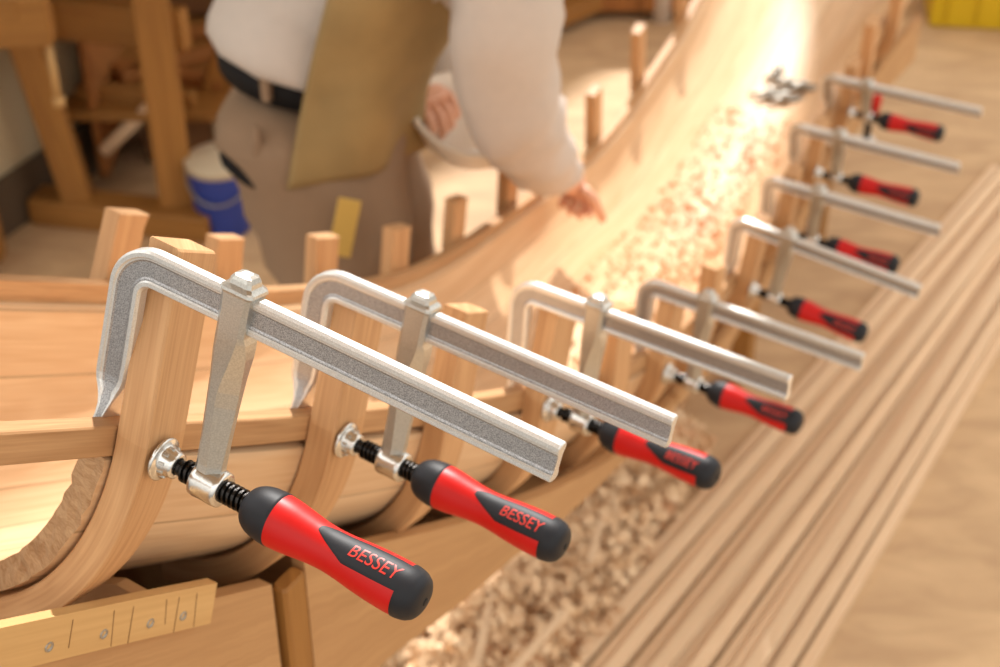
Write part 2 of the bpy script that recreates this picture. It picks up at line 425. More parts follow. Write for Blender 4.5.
# ------------------------------------------------------------------ mould ribs
def rib(s, side, top, label, wc=.005, hw=.024, th_end=80, x_in=.0125, x_out=.0375, lean=0.0, wlean=0.0):
    """one sawn frame standing outside the planking; root at the foot of its straight part"""
    m = MB(); rings = []
    G, b, a, w, W = fr(s)
    slant = .32 if (s < 4.6) else .0
    def ring(ci, co, wt):
        e = .0014
        pts = []
        for (f, q) in ((0, -hw + e), (e, -hw), (1 - e, -hw), (1, -hw + e), (1, hw - e), (1 - e, hw), (e, hw), (0, hw - e)):
            if f == e: p = ci.lerp(co, e / .026)
            elif f == 1 - e: p = ci.lerp(co, 1 - e / .026)
            else: p = ci.lerp(co, f)
            pts.append(p + w * (wc + q + wlean * wt) + a * ((q + hw) * slant * min(1, max(0, (wt - top * .7) / (top * .3)))))
        return pts
    sg = 1 if side > 0 else -1
    base = G if side > 0 else G - b * W
    bo = b * sg
    tops = [top - .0015, top * .66, top * .33, .0]
    rings.append([p for p in ring(base - a * top + bo * (x_in + .0015 + lean * top), base - a * top + bo * (x_out - .0015 + lean * top), top)])
    for t in tops: rings.append(ring(base - a * t + bo * (x_in + lean * t), base - a * t + bo * (x_out + lean * t), t))
    nth = 26
    for k in range(1, nth + 1):
        th = math.radians(th_end) * k / nth
        tt = th if side > 0 else PI - th
        rings.append(ring(sec(s, tt, x_in), sec(s, tt, x_out), 0))
    root_at = base
    o = m.quadgrid([[p - root_at for p in r] for r in rings], smooth=False).build('mould_rib', 'frame')
    o.location = root_at
    tag(o, label, 'mould frame', 'mould ribs standing along the near side of the boat hull' if side > 0 else 'mould ribs standing along the far side of the boat hull')
    return o
near = [(1, .127, 'large wooden mould rib held by the nearest clamp, curving down to the bottom left', .006, .021, -.16, .24),
        (2, .112, 'wooden mould rib held by the second clamp from the camera', .007, .023, -.12, .24),
        (2.52, .108, 'unclamped wooden mould rib between the second and third clamps', .0, .02, 0, .1),
        (3, .100, 'wooden mould rib held by the third clamp from the camera', .008, .02, 0, .2),
        (3.56, .108, 'unclamped wooden mould rib between the third and fourth clamps', .0, .02, 0, 0),
        (4, .10, 'wooden mould rib held by the fourth clamp from the camera', .008, .02, 0, .2),
        (4.47, .105, 'unclamped wooden mould rib with sunlit top between the fourth and fifth clamps', .0, .018, 0, 0),
        (5, .10, 'wooden mould rib held by the fifth clamp from the camera', .012, .018, 0, .15),
        (6, .095, 'wooden mould rib held by the sixth clamp from the camera', .018, .018, 0, .1),
        (7, .095, 'wooden mould rib held by the seventh clamp, next to last in the row', .022, .018, 0, .1),
        (8, .095, 'wooden mould rib held by the farthest clamp, near the top right', .026, .018, 0, .1),
        (8.75, .12, 'tall wooden mould rib just beyond the farthest clamp', .0, .022, 0, 0),
        (9.5, .10, 'wooden mould rib at the top right edge of the picture beyond all the clamps', .0, .022, 0, 0)]
for s, top, lab, wc, hw, ln, wl_ in near: rib(s, 1, top, lab, wc, hw, lean=ln, wlean=wl_)
far = [(2.36, .072, 'leftmost mould rib on the far side of the hull, leaning right', .25),
       (2.79, .062, 'mould rib standing left of the worker on the far side, second from the left', .1),
       (3.33, .068, 'mould rib on the far side, third from the left, before the worker\'s thigh', .1),
       (3.88, .070, 'mould rib on the far side, fourth from the left, before the worker\'s knee', .1),
       (4.34, .075, 'mould rib on the far side, just right of the worker\'s legs', .1),
       (4.80, .080, 'darker mould rib on the far side, below the mixing bowl', 0),
       (6.62, .110, 'mould rib with bright sunlit top right of the worker\'s hand', 0),
       (7.75, .125, 'far mould rib with bright sunlit top near the top of the picture', 0),
       (9.0, .120, 'farthest mould rib on the far side, at the top edge of the picture', 0)]
for s, top, lab, wl_ in far: rib(s, -1, top, lab, .0, .021 if s < 4 else .018, th_end=50, x_out=.0335, wlean=wl_)

# ------------------------------------------------------------------ strongback below the hull
def side_panel(name, mat, s0, s1, d_top, bot, k0=-.004, th=.014, n=24, upgrain=False, botd=None):
    m = MB(); rings = []
    def pt(s, which, k):
        G, b, a, w, W = fr(s); bh = V((b.x, b.y, 0)).normalized()
        t = G + a * d_top
        p = V(t)
        if which == 'bot':
            if botd is not None: p = G + a * botd
            else: p.z = bot(s) 
        return p + bh * k
    for i in range(n + 1):
        s = s0 + (s1 - s0) * i / n
        r = [pt(s, 'top', -k0 - th), pt(s, 'top', -k0), pt(s, 'bot', -k0), pt(s, 'bot', -k0 - th)]
        rings.append(r)
    c = sum(rings[0], V()) / 4
    r0 = rings[0]; v = [0]
    for j in range(1, 5): v.append(v[-1] + (r0[j % 4] - r0[j - 1]).length)
    m.quadgrid([[p - c for p in r] for r in rings], smooth=False, vs_=v)
    o = m.build(name, mat); o.location = c; return o
def botz(s): 
    xs = [(-.5, 1.06), (2.0, .92), (2.4, .90), (3, .825), (3.8, .66), (5, .43), (6.5, .36), (9, .30)]
    for (a, x), (b, y) in zip(xs, xs[1:]):
        if s <= b: return x + (y - x) * max(0, (s - a)) / (b - a)
    return xs[-1][1]
sb = empty('strongback', (-.2, .95, 0)); tag(sb, 'plywood-sided building base under the boat hull', 'building base')
inv = Matrix.Translation(-sb.location)
def under(o): o.parent = sb; o.matrix_parent_inverse = inv; return o
under(side_panel('side_panel', 'ply', -.4, 1.93, .168, botz, k0=-.006))
under(side_panel('side_panel', 'ply', 2.06, 4.4, .150, botz, k0=-.006))
under(side_panel('side_panel', 'ply', 4.42, 7.0, .150, botz, k0=-.006))
under(side_panel('side_panel', 'ply', 7.02, 10.4, .150, botz, k0=-.006))
def far_shade_panel(s0, s1):  # unseen far side, added to keep sunlight out of the base
    m = MB(); rings = []
    for i in range(25):
        s_ = s0 + (s1 - s0) * i / 24; G, b, a, w, W = fr(s_); bh = V((b.x, b.y, 0)).normalized()
        t = G - b * W + a * .15; q = V(t); q.z = botz(s_)
        rings.append([t - bh * .006, t + bh * .008, q + bh * .008, q - bh * .006])
    m.quadgrid(rings, smooth=False); return under(m.build('side_panel', 'ply'))
def shade_bulkhead(s_):  # cross wall added to stop light leaking through the base
    G, b, a, w, W = fr(s_); n = 20; top = []; bot = []
    zb = botz(s_) + .01; dmax = (G.z - zb) / max(.2, -a.z)
    for j in range(n + 1):
        k = (W + .0) * j / n - .0
        x = (k - W / 2) / (W / 2 + .02); d_ = (hull_depth(s_) + .02) * math.sqrt(max(0, 1 - x * x)) ** .9
        d_ = max(d_, .16)
        top.append(G - b * k + a * d_); bot.append(G - b * k + a * max(dmax, d_ + .02))
    f1 = top + bot[::-1]; f2 = [p + w * .012 for p in f1]
    m = MB(); m.v = [tuple(p) for p in f1 + f2]; N = len(f1)
    for j in range(n):
        q = [j, j + 1, N - 2 - j, N - 1 - j]; 
        for off, rv in ((0, 0), (N, 1)):
            ff = [x_ + off for x_ in q]; m.f.append(ff[::-1] if rv else ff); m.uv.append([(.1 * j, 0), (.1 * j + .1, 0), (.1 * j + .1, .2), (.1 * j, .2)]); m.sm.append(False)
    for j in range(N):
        k = (j + 1) % N; m.f.append([j, k, N + k, N + j]); m.uv.append([(0, 0), (.01, 0), (.01, .01), (0, .01)]); m.sm.append(False)
    return under(m.build('shade_bulkhead', 'ply'))
for s_ in (1.28, 2.14, 4.0, 6.0, 8.0, 10.0): shade_bulkhead(s_)
m = MB(); rings = []
for i in range(41):
    s_ = .2 + 10.0 * i / 40; G, b, a, w, W = fr(s_); q0 = G + a * .15; q1 = G - b * W + a * .15
    q0.z = q1.z = botz(s_) + .012
    rings.append([q0, q1, q1 + V((0, 0, -.012)), q0 + V((0, 0, -.012))])
m.quadgrid(rings, smooth=False); under(m.build('shade_deck', 'ply'))  # deck added to close the base off from the sunlit floor
far_shade_panel(.2, 4.4); far_shade_panel(4.42, 10.4)
o = under(side_panel('scribed_board', 'pine', -.4, 1.57, .145, None, k0=-.018, th=.010, botd=.184)); tag(o, 'pale board fixed along the panel top')
# screws with shallow washers
for s in (.78, 1.0, 1.22, 1.40):
    G, b, a, w, W = fr(s); bh = V((b.x, b.y, 0)).normalized()
    p = G + a * .170 + bh * .0185
    Mx = Matrix.Translation(p) @ bh.to_track_quat('X', 'Z').to_matrix().to_4x4()
    q = MB(); q.lathe([(-.004, .0035), (.0004, .0038), (.0004, .0026), (-.0012, .0020), (-.0012, .0004)], Mx, 16)
    o = under(q.build('screw', 'steel'))
# saw kerfs scribed across the pine board
for i, s in enumerate([.86, 1.03, 1.12, 1.29, 1.36, 1.46]):
    G, b, a, w, W = fr(s); bh = V((b.x, b.y, 0)).normalized()
    d1 = .184 if i % 3 else .175
    q = MB(); p0 = G + a * .151 + bh * .0182; p1 = G + a * d1 + bh * .0182 + w * (.003 * (i % 2))
    q.tube([p0, p1], .00028, 5); under(q.build('kerf', 'kerf'))
# upright post in the gap and supports to the floor
G, b, a, w, W = fr(2.0); bh = V((b.x, b.y, 0)).normalized()
wh = V((w.x, w.y, 0)).normalized()
def post(s, z1, sx=.04, sy=.05, inset=.03):
    G, b, a, w, W = fr(s); bh = V((b.x, b.y, 0)).normalized(); R = Matrix.Rotation(math.atan2(bh.y, bh.x), 3, 'Z')
    q = MB(); c = V((G.x, G.y, 0)) - bh * inset + V((a.x, a.y, 0)) * .15; c.z = z1 / 2
    q.box(c, (sx, sy, z1), R, axis=2); under(q.build('post', 'bench'))
post(2.0, G.z - .165, .016, .030, -.002)
post(1.0, fr(1.0)[0].z - .24, inset=.05); post(7, fr(7)[0].z - .25, inset=.07); post(9, fr(9)[0].z - .25, inset=.05)
def fpost(s):
    G, b, a, w, W = fr(s); q = MB(); c = G - b * (W - .05); z1 = G.z - .24; c.z = z1 / 2; q.box(c, (.05, .05, z1), None, axis=2); under(q.build('post', 'bench'))
for s in (1.3, 9): fpost(s)

# ------------------------------------------------------------------ bar clamp
LBAR, HB, TB, VS_, TJ, HL = 320.5, 25.0, 10.5, 139.0, 139.5, 128.7
def mm(x): return x / 1000
def I_profile(h, t, groove):
    """closed ring in (p across height, q thickness) for a grooved rail"""
    H, T = h / 2, t / 2; g = groove
    half = [(-H, T - 2.0), (-H + 1.6, T), (-H + 4.2, T), (-H + 5.2, T - g * .55), (-H + 6.2, T - g * .6), (-H + 7.4, T - g), (H - 7.4, T - g), (H - 6.2, T - g * .6), (H - 5.2, T - g * .55), (H - 4.2, T), (H - 1.6, T), (H, T - 2.0)]
    return half + [(p, -q) for p, q in reversed(half)]
def clamp_rail():
    """rail and fixed arm as one forged piece: path in (u,v), profile across"""
    m = MB(); rings = []
    path = []   # (u, v, tangent angle, height, thick, groove)
    r = 20.0; cu = cv = 12.5 + r
    path.append((LBAR, 12.5, PI, 23.8, 9.6, 1.5)); path.append((LBAR - .8, 12.5, PI, HB, TB, 1.6))
    for u in (280, 200, 120, 60, cu + 3): path.append((u, 12.5, PI, HB, TB, 1.6))
    for k in range(0, 13):
        ang = k / 12 * PI / 2
        path.append((cu - r * math.sin(ang), cv - r * math.cos(ang), PI - ang, HB, TB, 1.6))
    for v, c, h, t, g in ((60, 12.5, 25, 10.5, 1.6), (85, 12.3, 25, 10.5, 1.6), (97, 12, 24.5, 10.5, 1.5), (102, 12, 22.5, 11, 1.2), (107, 12.4, 18, 12.5, .8), (112, 13, 13, 15, .4), (117, 13.2, 9.5, 18, .15), (123, 12.5, 7.5, 21, .05), (130, 11.2, 7, 23.5, .05), (136, 10.2, 7.5, 24, .05), (139.5, 10, 7.5, 23.5, .05)):
        path.append((c, v, PI / 2, h, t, g))
    for u, v, ang, h, t, g in path:
        tx, ty = math.cos(ang), math.sin(ang)      # direction of travel (u, v)
        nx, ny = ty, -tx                            # outward side normal in plane
        prof = I_profile(max(h, 6), t, g) if h >= 16 else [(p * h / 25.0, q) for p, q in I_profile(25, t, g)]
        ring = []
        for p, q in prof: ring.append(V((mm(u + nx * p), mm(v + ny * p), mm(q))))
        rings.append(ring)
    m.quadgrid(rings, smooth=False)
    m.np = len(rings[0]); return m
def clamp_slider(s, so):
    m = MB(); rings = []
    def oct_(hu, hw, e, e2=None):
        e2 = e if e2 is None else e2
        return [(-hu + e, -hw), (hu - e2, -hw), (hu, -hw + e2 * .62), (hu, hw - e), (hu - e, hw), (-hu + e, hw), (-hu, hw - e), (-hu, -hw + e)]
    # v, half u, half w, chamfer, extra u offset
    L = [(-12.5, 3.5, 3.5, 1.5, 0), (-11.6, 6.5, 6, 2.2, 0), (-9.0, 8.2, 7.2, 2.5, 0), (-6.0, 8.8, 7.8, 2.5, 0), (-3.6, 12.2, 10.4, 3.0, 0), (-1.6, 12.6, 10.8, 3.0, 0), (0.2, 11.2, 10.2, 3.0, 0),
         (12, 10.8, 10.0, 3.2, 0), (26.5, 10.8, 9.8, 3.4, 0), (31, 11.6, 9.6, 3.6, .5), (36, 11.9, 9.2, 3.6, .6), (42, 12.0, 8.8, 3.6, .6), (50, 11.6, 8.2, 3.5, .4), (58, 11.0, 7.8, 3.4, .3), (69, 10.6, 7.5, 3.3, .1), (80, 10.2, 7.2, 3.2, 0), (105, 9.4, 6.8, 3.0, 0), (124, 9.0, 6.8, 2.8, 0), (132, 9.6, 7.4, 3, 0)]
    n = 0
    for v, hu, hw, e, ou in L:
        f = max(0, v) / 139.0; u0 = s + (so - s) * f + ou
        rings.append([V((mm(u0 + p), mm(v), mm(q))) for p, q in oct_(hu, hw, e, e + 8.5 * max(0, min(1, (v - 28) / 40.0)) ** .7 - 3.5 * max(0, min(1, (v - 80) / 40)))])
    m.quadgrid(rings, smooth=False)
    return m
AX = Matrix(((1, 0, 0, 0), (0, 1, 0, 0), (0, 0, 1, 0), (0, 0, 0, 1)))
def axm(u): return Matrix.Translation(V((mm(u), mm(VS_), 0)))
def P(prof): return [(mm(x), mm(r)) for x, r in prof]
HPROF = [(0, 9.0), (2, 12.0), (6, 14.8), (12, 16.5), (18, 17.1), (24, 17.2), (32, 16.7), (42, 15.3), (52, 14.0), (62, 13.5), (72, 14.1), (84, 15.4), (96, 16.3), (108, 16.7), (117, 16.4), (122, 15.2), (126, 12.6), (128.2, 8.5), (128.7, 2.6)]
def hr(u):
    for (a, x), (b, y) in zip(HPROF, HPROF[1:]):
        if u <= b:
            t = (u - a) / (b - a); t = t
            return x + (y - x) * t
    return 2
def hrs(u):   # smoothed radius
    return (hr(max(0, u - 2.5)) + hr(u) * 2 + hr(min(128.7, u + 2.5))) / 4 if 4 < u < 120 else hr(u)
def ring_u(u, dr=0, n=48, ph0=0, ph1=2 * PI, close=True):
    r = hrs(u) + dr
    k = n if close else n + 1
    return [V((mm(u), mm(r * math.cos(ph0 + (ph1 - ph0) * j / n)), mm(r * math.sin(ph0 + (ph1 - ph0) * j / n)))) for j in range(k)]
def build_handle_parts(parent):
    """origin on the spindle axis where the handle begins; -y is up, -z faces the camera"""
    hl = empty('handle'); hl.parent = parent
    # red grip
    m = MB(); us = [19 + i * (117 - 19) / 48 for i in range(49)]
    m.quadgrid([ring_u(u) for u in us]); m.build('grip', 'red', hl)
    # black collar
    m = MB(); rr = [ring_u(u, .35) for u in (0, 1.5, 3, 5.5, 8, 10.5, 13, 15.5, 18, 20.5, 22.6)] + [ring_u(23.2, -.3)]
    m.quadgrid(rr); m.build('collar', 'inlay', hl)
    # black end cap
    m = MB(); rr = [ring_u(113.4, -.3)] + [ring_u(u, .3) for u in (114, 115.5, 117, 119, 121, 122.5, 124, 125.5, 126.8, 127.8, 128.4, 128.7)]
    m.quadgrid(rr); m.build('end_cap', 'inlay', hl)
    m = MB(); m.lathe(P([(128.6, 2.7), (129.05, 2.4), (129.05, .2)]), Matrix.Identity(4), 16); m.build('bore_shade', 'dark', hl)  # black disc; the shade inside the end hole is put into its colour
    # two teardrop inlays: edges as angles over u (angle 0 = -y up ... measured towards -z)
    for side in (0, 1):
        m = MB(); rings = []; N = 40
        for i in range(N + 1):
            t = i / N; u = 52 + (115.5 - 52) * t; x = u - 52
            a1 = .32 + .03 + .90 * min(1, x / 24.0) ** .8 - .10 * max(0, (x - 24) / 37)
            a0 = .32 - .03 - .50 * min(1, x / 11.0) ** .5
            ring = []; K = 16
            for j in range(K + 1):
                phi = a0 + (a1 - a0) * j / K
                edge = (j in (0, K)) or i == 0
                r = hrs(u) + (-.25 if edge else .32)
                ya, za = -math.cos(phi), -math.sin(phi)
                if side: ya, za = -ya, -za
                ring.append(V((mm(u), mm(r * ya), mm(r * za))))
            rings.append(ring)
        m.quadgrid(rings, close_ring=False, cap=False); m.build('inlay', 'inlay', hl)
    # lettering wrapped onto the inlays
    cu = bpy.data.curves.new('lettering', 'FONT'); cu.body = 'BESSEY'; cu.size = 10.6; cu.shear = .12; cu.space_character = 1.02; cu.resolution_u = 6; cu.offset = .02
    to = bpy.data.objects.new('lettering_tmp', cu); col.objects.link(to)
    dg = bpy.context.evaluated_depsgraph_get(); me = bpy.data.meshes.new_from_object(to.evaluated_get(dg)); bpy.data.objects.remove(to)
    bm = bmesh.new(); bm.from_mesh(me)
    bmesh.ops.triangulate(bm, faces=bm.faces)
    for _ in range(3):
        long = [e for e in bm.edges if e.calc_length() > 1.3]
        if not long: break
        bmesh.ops.subdivide_edges(bm, edges=long, cuts=1)
        bmesh.ops.triangulate(bm, faces=[f for f in bm.faces if len(f.verts) > 3])
    xs = [v.co.x for v in bm.verts]; ys = [v.co.y for v in bm.verts]; x0, x1 = min(xs), max(xs); y0, y1 = min(ys), max(ys)
    uw, hh = 35.0, 8.3
    for side in (0, 1):
        b2 = bm.copy()
        for v in b2.verts:
            tx = (v.co.x - x0) / (x1 - x0); ty = (v.co.y - y0) / (y1 - y0) - .5
            if side: tx = 1 - tx; ty = -ty
            u = 77.5 + uw * tx; r = hrs(u) + .46
            phi = .52 - ty * hh / 15.5
            ya, za = -math.cos(phi), -math.sin(phi)
            if side: ya, za = -ya, -za
            v.co = V((mm(u), mm(r * ya), mm(r * za)))
        m2 = bpy.data.meshes.new('lettering'); b2.to_mesh(m2); b2.free()
        link_mesh('lettering', m2, 'letter', hl)
    bm.free()
    return hl

def spindle(u0, u1):
    m = MB(); prof = [(u0, 3.0), (u0 + .2, 5.4), (u0 + 6, 5.6), (u0 + 7.5, 6.2)]
    u = u0 + 8; 
    while u < u1 - 4:
        prof += [(u, 6.1), (u + .8, 7.9), (u + 2.1, 7.9), (u + 2.9, 6.1)]; u += 3.8
    prof += [(u1, 6.2)]
    # a helical feel: shift each ring slightly by angle
    n = 28; rings = []
    for x, r in prof: rings.append([V((mm(x + (1.0 * math.cos(2 * PI * j / n) if u0 + 9 < x < u1 - 2 else 0)), mm(VS_ + r * math.cos(2 * PI * j / n)), mm(r * math.sin(2 * PI * j / n)))) for j in range(n)])
    m.quadgrid(rings, smooth=False); return m
def pressure_plate(pd):
    m = MB(); x = pd
    m.lathe(P([(x - .0, 13.6), (x + .0, 14.6), (x + 1.0, 15.2), (x + 2.4, 15.2), (x + 3.2, 14.2), (x + 3.6, 11.6), (x + 5.0, 11.0), (x + 8.0, 10.2), (x + 11.5, 9.3), (x + 13.2, 9.0), (x + 14.2, 7.6), (x + 14.2, 5.8), (x + 12.5, 5.5)]), axm(0), 40)
    return m
def plate_notch(pd, k):
    m = MB(); a = 2 * PI * k / 10
    R = Matrix.Rotation(a, 4, 'X')
    c = axm(0) @ R @ V((mm(pd + 6.3), mm(10.3), 0))
    m.box(c, (.0052, .0016, .0022), R.to_3x3(), .0003); return m
PROTO_HANDLE = None
CLAMP_LABELS = [
    'nearest and largest silver bar clamp, in sharp focus at the left',
    'second silver bar clamp from the camera, right of the largest one',
    'third silver bar clamp from the camera, red handle above the shavings pile',
    'fourth silver bar clamp from the camera, handle ending beside the wooden laths',
    'fifth silver bar clamp from the camera, below the one with a half-hidden handle',
    'sixth silver bar clamp, its handle half hidden under the fifth clamp\'s bar',
    'seventh bar clamp in the row, second from the far end',
    'farthest and smallest bar clamp, at the top right of the row']
CLAMP_LABELS[5] = 'sixth bar clamp from the camera, third from the far end of the row'
CLAMP_LABELS[4] = 'fifth bar clamp from the camera, with the fourth from the far end\'s slim silver rail'
CLAMP_LABELS[4] = 'fifth silver bar clamp from the camera, midway down the blurred part of the row'
def copy_tree(o, parent=None):
    c = o.copy(); col.objects.link(c); c.parent = parent
    for ch in o.children: copy_tree(ch, c)
    return c
rail_me = None
for i, (t, b, a, s, so, pd, h) in enumerate(CL):
    b = V(b).normalized(); a = V(a); a = (a - b * a.dot(b)).normalized(); w = b.cross(a)
    mat = Matrix((( b.x, a.x, w.x, t[0]), (b.y, a.y, w.y, t[1]), (b.z, a.z, w.z, t[2]), (0, 0, 0, 1)))
    root = empty('bar_clamp', mat=mat)
    tag(root, CLAMP_LABELS[i], 'clamp', 'row of bar clamps on the boat hull')
    if rail_me is None:
        rm = clamp_rail(); r = rm.build('rail', 'zinc', root); rail_me = r.data
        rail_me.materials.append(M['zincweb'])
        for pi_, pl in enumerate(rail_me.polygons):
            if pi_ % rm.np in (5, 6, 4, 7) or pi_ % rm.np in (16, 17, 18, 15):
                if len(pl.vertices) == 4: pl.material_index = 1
    else:
        r = bpy.data.objects.new('rail', rail_me); col.objects.link(r); r.parent = root
    so = min(so, s)
    sl = clamp_slider(s, so).build('sliding_arm', 'zincdark', root)
    # threaded boss at the foot of the sliding arm
    m = MB(); m.lathe(P([(so - 9, 8.2), (so - 9.4, 10.5), (so - 8.2, 12.0), (so - 5, 12.4), (so, 12.0), (so + 9, 12.4), (so + 12.2, 12.0), (so + 13.4, 10.5), (so + 13, 8.2)]), axm(0), 32)
    m.build('boss', 'bright', sl)
    spindle(pd + 11, h + 3).build('spindle', 'black_steel', root)
    pp = pressure_plate(pd).build('pressure_plate', 'bright', root)
    if i < 3:
        for k in range(10): plate_notch(pd, k).build('notch', 'zincdark', pp)
    if PROTO_HANDLE is None: PROTO_HANDLE = build_handle_parts(root); hd = PROTO_HANDLE
    else: hd = copy_tree(PROTO_HANDLE, root)
    hd.location = V((mm(h), mm(VS_), 0))
    # handles differ slightly in how far they are turned
    hd.rotation_euler = ((0, .18, .32, .22, .30, .12, .2, .3)[i], 0, math.radians((1.3, .4, 0, 0, 0, 0, 0, 0)[i]))
    if i == 0: hd.scale = (1.05, 1.05, 1.05)

# ------------------------------------------------------------------ shavings
def curl(m, c, size, rng, tight=1.0):
    w = size * rng.uniform(.08, .24); n = rng.randint(8, 14); turns = rng.uniform(.5, 2.3) * tight
    R = Matrix.Rotation(rng.uniform(0, 2 * PI), 3, 'Z') @ Matrix.Rotation(rng.uniform(-.9, .9), 3, 'X') @ Matrix.Rotation(rng.uniform(0, 6.28), 3, 'Y')
    r0 = size * rng.uniform(.18, .36); A = []; B = []
    for k in range(n + 1):
        t = k / n; ang = t * turns * 2 * PI; r = r0 * (1 - .45 * t)
        p = V((r * math.cos(ang), t * w * 2.2, r * math.sin(ang)))
        A.append(V(c) + R @ (p + V((0, -w / 2, 0)))); B.append(V(c) + R @ (p + V((0, w / 2, 0))))
    u0 = rng.uniform(0, 5); L = r0 * turns * 5
    m.quadgrid([A, B], close_ring=False, cap=False, us=[u0, u0 + w], vs_=[t * L / n for t in range(n + 1)])
def heap(name, mat, label, pts, count, size, seed, zfun, flatpad=True):
    rng = random.Random(seed); m = MB()
    for _ in range(count):
        p = pts(rng); z = zfun(p, rng)
        curl(m, (p[0], p[1], z), rng.uniform(*size), rng)
    o = m.build(name, mat, fixn=False)
    return tag(o, label, 'shavings', kind='stuff')
# floor heap between hull and laths: runs along a line
HA, HBp = at_z(470, 700, 0), at_z(640, 440, 0)
def floor_pts(rng):
    t = rng.uniform(-.1, 1.05) ; p = HA.lerp(HBp, t); d = (HBp - HA).normalized(); nrm = V((d.y, -d.x, 0))
    return p + nrm * max(-.12, min(.13, rng.gauss(.005, .06 + .015 * (1 - t)))) + V((0, 0, 0))
def hz(p, rng):
    d = (HBp - HA).normalized(); nrm = V((d.y, -d.x, 0)); q = (V((p[0], p[1], 0)) - HA).dot(nrm); t = (V((p[0], p[1], 0)) - HA).dot(d) / (HBp - HA).length
    h = .17 * math.exp(-(q / .10) ** 2) * (.55 + .45 * math.sin(t * 7 + 1)); return .008 + rng.uniform(.25, 1) * max(h, .012)
so_ = heap('wood_shavings', 'shaving', 'heap of curled wood shavings on the floor between hull and laths', floor_pts, 3000, (.03, .085), 3, hz)
# mound under the heap so it is not hollow
m = MB(); rows = []
for i in range(17):
    t = -.15 + 1.25 * i / 16; c = HA.lerp(HBp, t); d = (HBp - HA).normalized(); nrm = V((d.y, -d.x, 0)); r = []
    for j in range(13):
        q = -.14 + .28 * j / 12
        h = .13 * math.exp(-(q / .095) ** 2) * (.55 + .45 * math.sin(t * 7 + 1)) + .012 * noise.noise(V((i * .8, j * .9, 0)))
        if i in (0, 16) or j in (0, 12): h = 0
        r.append(c + nrm * q + V((0, 0, max(0, h) + .001)))
    rows.append(r)
m.quadgrid(rows, close_ring=False, cap=False)
md = m.build('sawdust_mound', 'shave_dark'); tag(md, 'low mound of sawdust under the curled shavings on the floor', 'sawdust', kind='stuff')
# shavings lying in the hull bottom
def hull_shav(s0, s1, th_lo, th_hi, n, size, seed, label, mat, up=.02):
    rng = random.Random(seed); m = MB()
    for _ in range(n):
        s = rng.uniform(s0, s1); th = rng.uniform(th_lo, th_hi)
        p = sec(s, th, -.016 - rng.uniform(0, up)); curl(m, p, rng.uniform(*size), rng)
    return tag(m.build('wood_shavings', mat, fixn=False), label, 'shavings', kind='stuff')
hull_shav(4.6, 8.3, .9, 2.0, 850, (.007, .024), 11, 'scattered reddish wood shavings in the sunlit bottom of the hull', 'shave_dark', .02)
hull_shav(3.0, 4.7, .55, 1.45, 420, (.018, .045), 12, 'drift of shavings in the hull bottom behind the third and fourth clamps', 'shaving', .03)

# offcut sticks lying on the heap
def stick(p0, p1, w, h, label):
    p0, p1 = V(p0), V(p1); d = p1 - p0; c = (p0 + p1) / 2
    q = d.to_track_quat('X', 'Z').to_matrix()
    mm_ = MB().box((0, 0, 0), (d.length, w, h), None, .001); o = mm_.build('offcut_stick', 'lath'); o.location = c; o.rotation_euler = q.to_euler()
    tag(o, label, 'offcut'); return o
stick(at_z(476, 667, .16), at_z(490, 598, .17), .014, .008, 'short pale offcut stick standing out of the shavings near the bottom edge')
stick(at_z(505, 680, .15), at_z(565, 612, .19), .014, .009, 'longer pale offcut stick lying across the shavings, right of the short one')
stick(at_z(590, 562, .18), at_z(601, 520, .19), .012, .008, 'small pale splinter of wood on top of the shavings heap')

# ------------------------------------------------------------------ oak laths on the floor
NL = 13
rng = random.Random(5)
order = ['first', 'second', 'third', 'fourth', 'fifth', 'sixth', 'seventh', 'eighth', 'ninth', 'tenth', 'eleventh', 'twelfth', 'last']
for i in range(NL):
    t = i / (NL - 1)
    pn = at_z(548 + (800 - 548) * t, 680, 0); pf = at_z(888 + (1024 - 888) * t, 300, 0)
    if i == 0: pn = at_z(546, 680, 0); pf = at_z(876, 306, 0)
    d = (pf - pn).normalized(); p0 = pn - d * .25; p1 = pf + d * .75
    hgt = .014; zz = .001 + (.0165 if i % 2 else 0)
    o = stick(p0 + V((0, 0, zz + hgt / 2)), p1 + V((0, 0, zz + hgt / 2)), (.026 if i % 2 else .023), hgt, '')
    o.name = 'wooden_lath'
    ll = ('leftmost long wooden lath on the floor, beside the shavings heap' if i == 0 else
          'rightmost long wooden lath on the floor, beside the bare boards' if i == NL - 1 else
          order[i] + ' long wooden lath from the left in the bundle on the floor')
    tag(o, ll, 'lath', 'bundle of long wooden laths on the floor')
# a few loose laths lying across the top of the bundle
for k, (x0, x1, lab) in enumerate(((650, 945, 'loose wooden lath on top of the bundle, left of its middle'), (745, 990, 'loose wooden lath on top of the bundle near its right edge'))):
    pn = at_z(x0, 680, .04); pf = at_z(x1, 300, .04); d = (pf - pn).normalized()
    o = stick(pn - d * .2, pf + d * .7, .028, .011, lab); o.name = 'wooden_lath'; tag(o, lab, 'lath', 'bundle of long wooden laths on the floor')

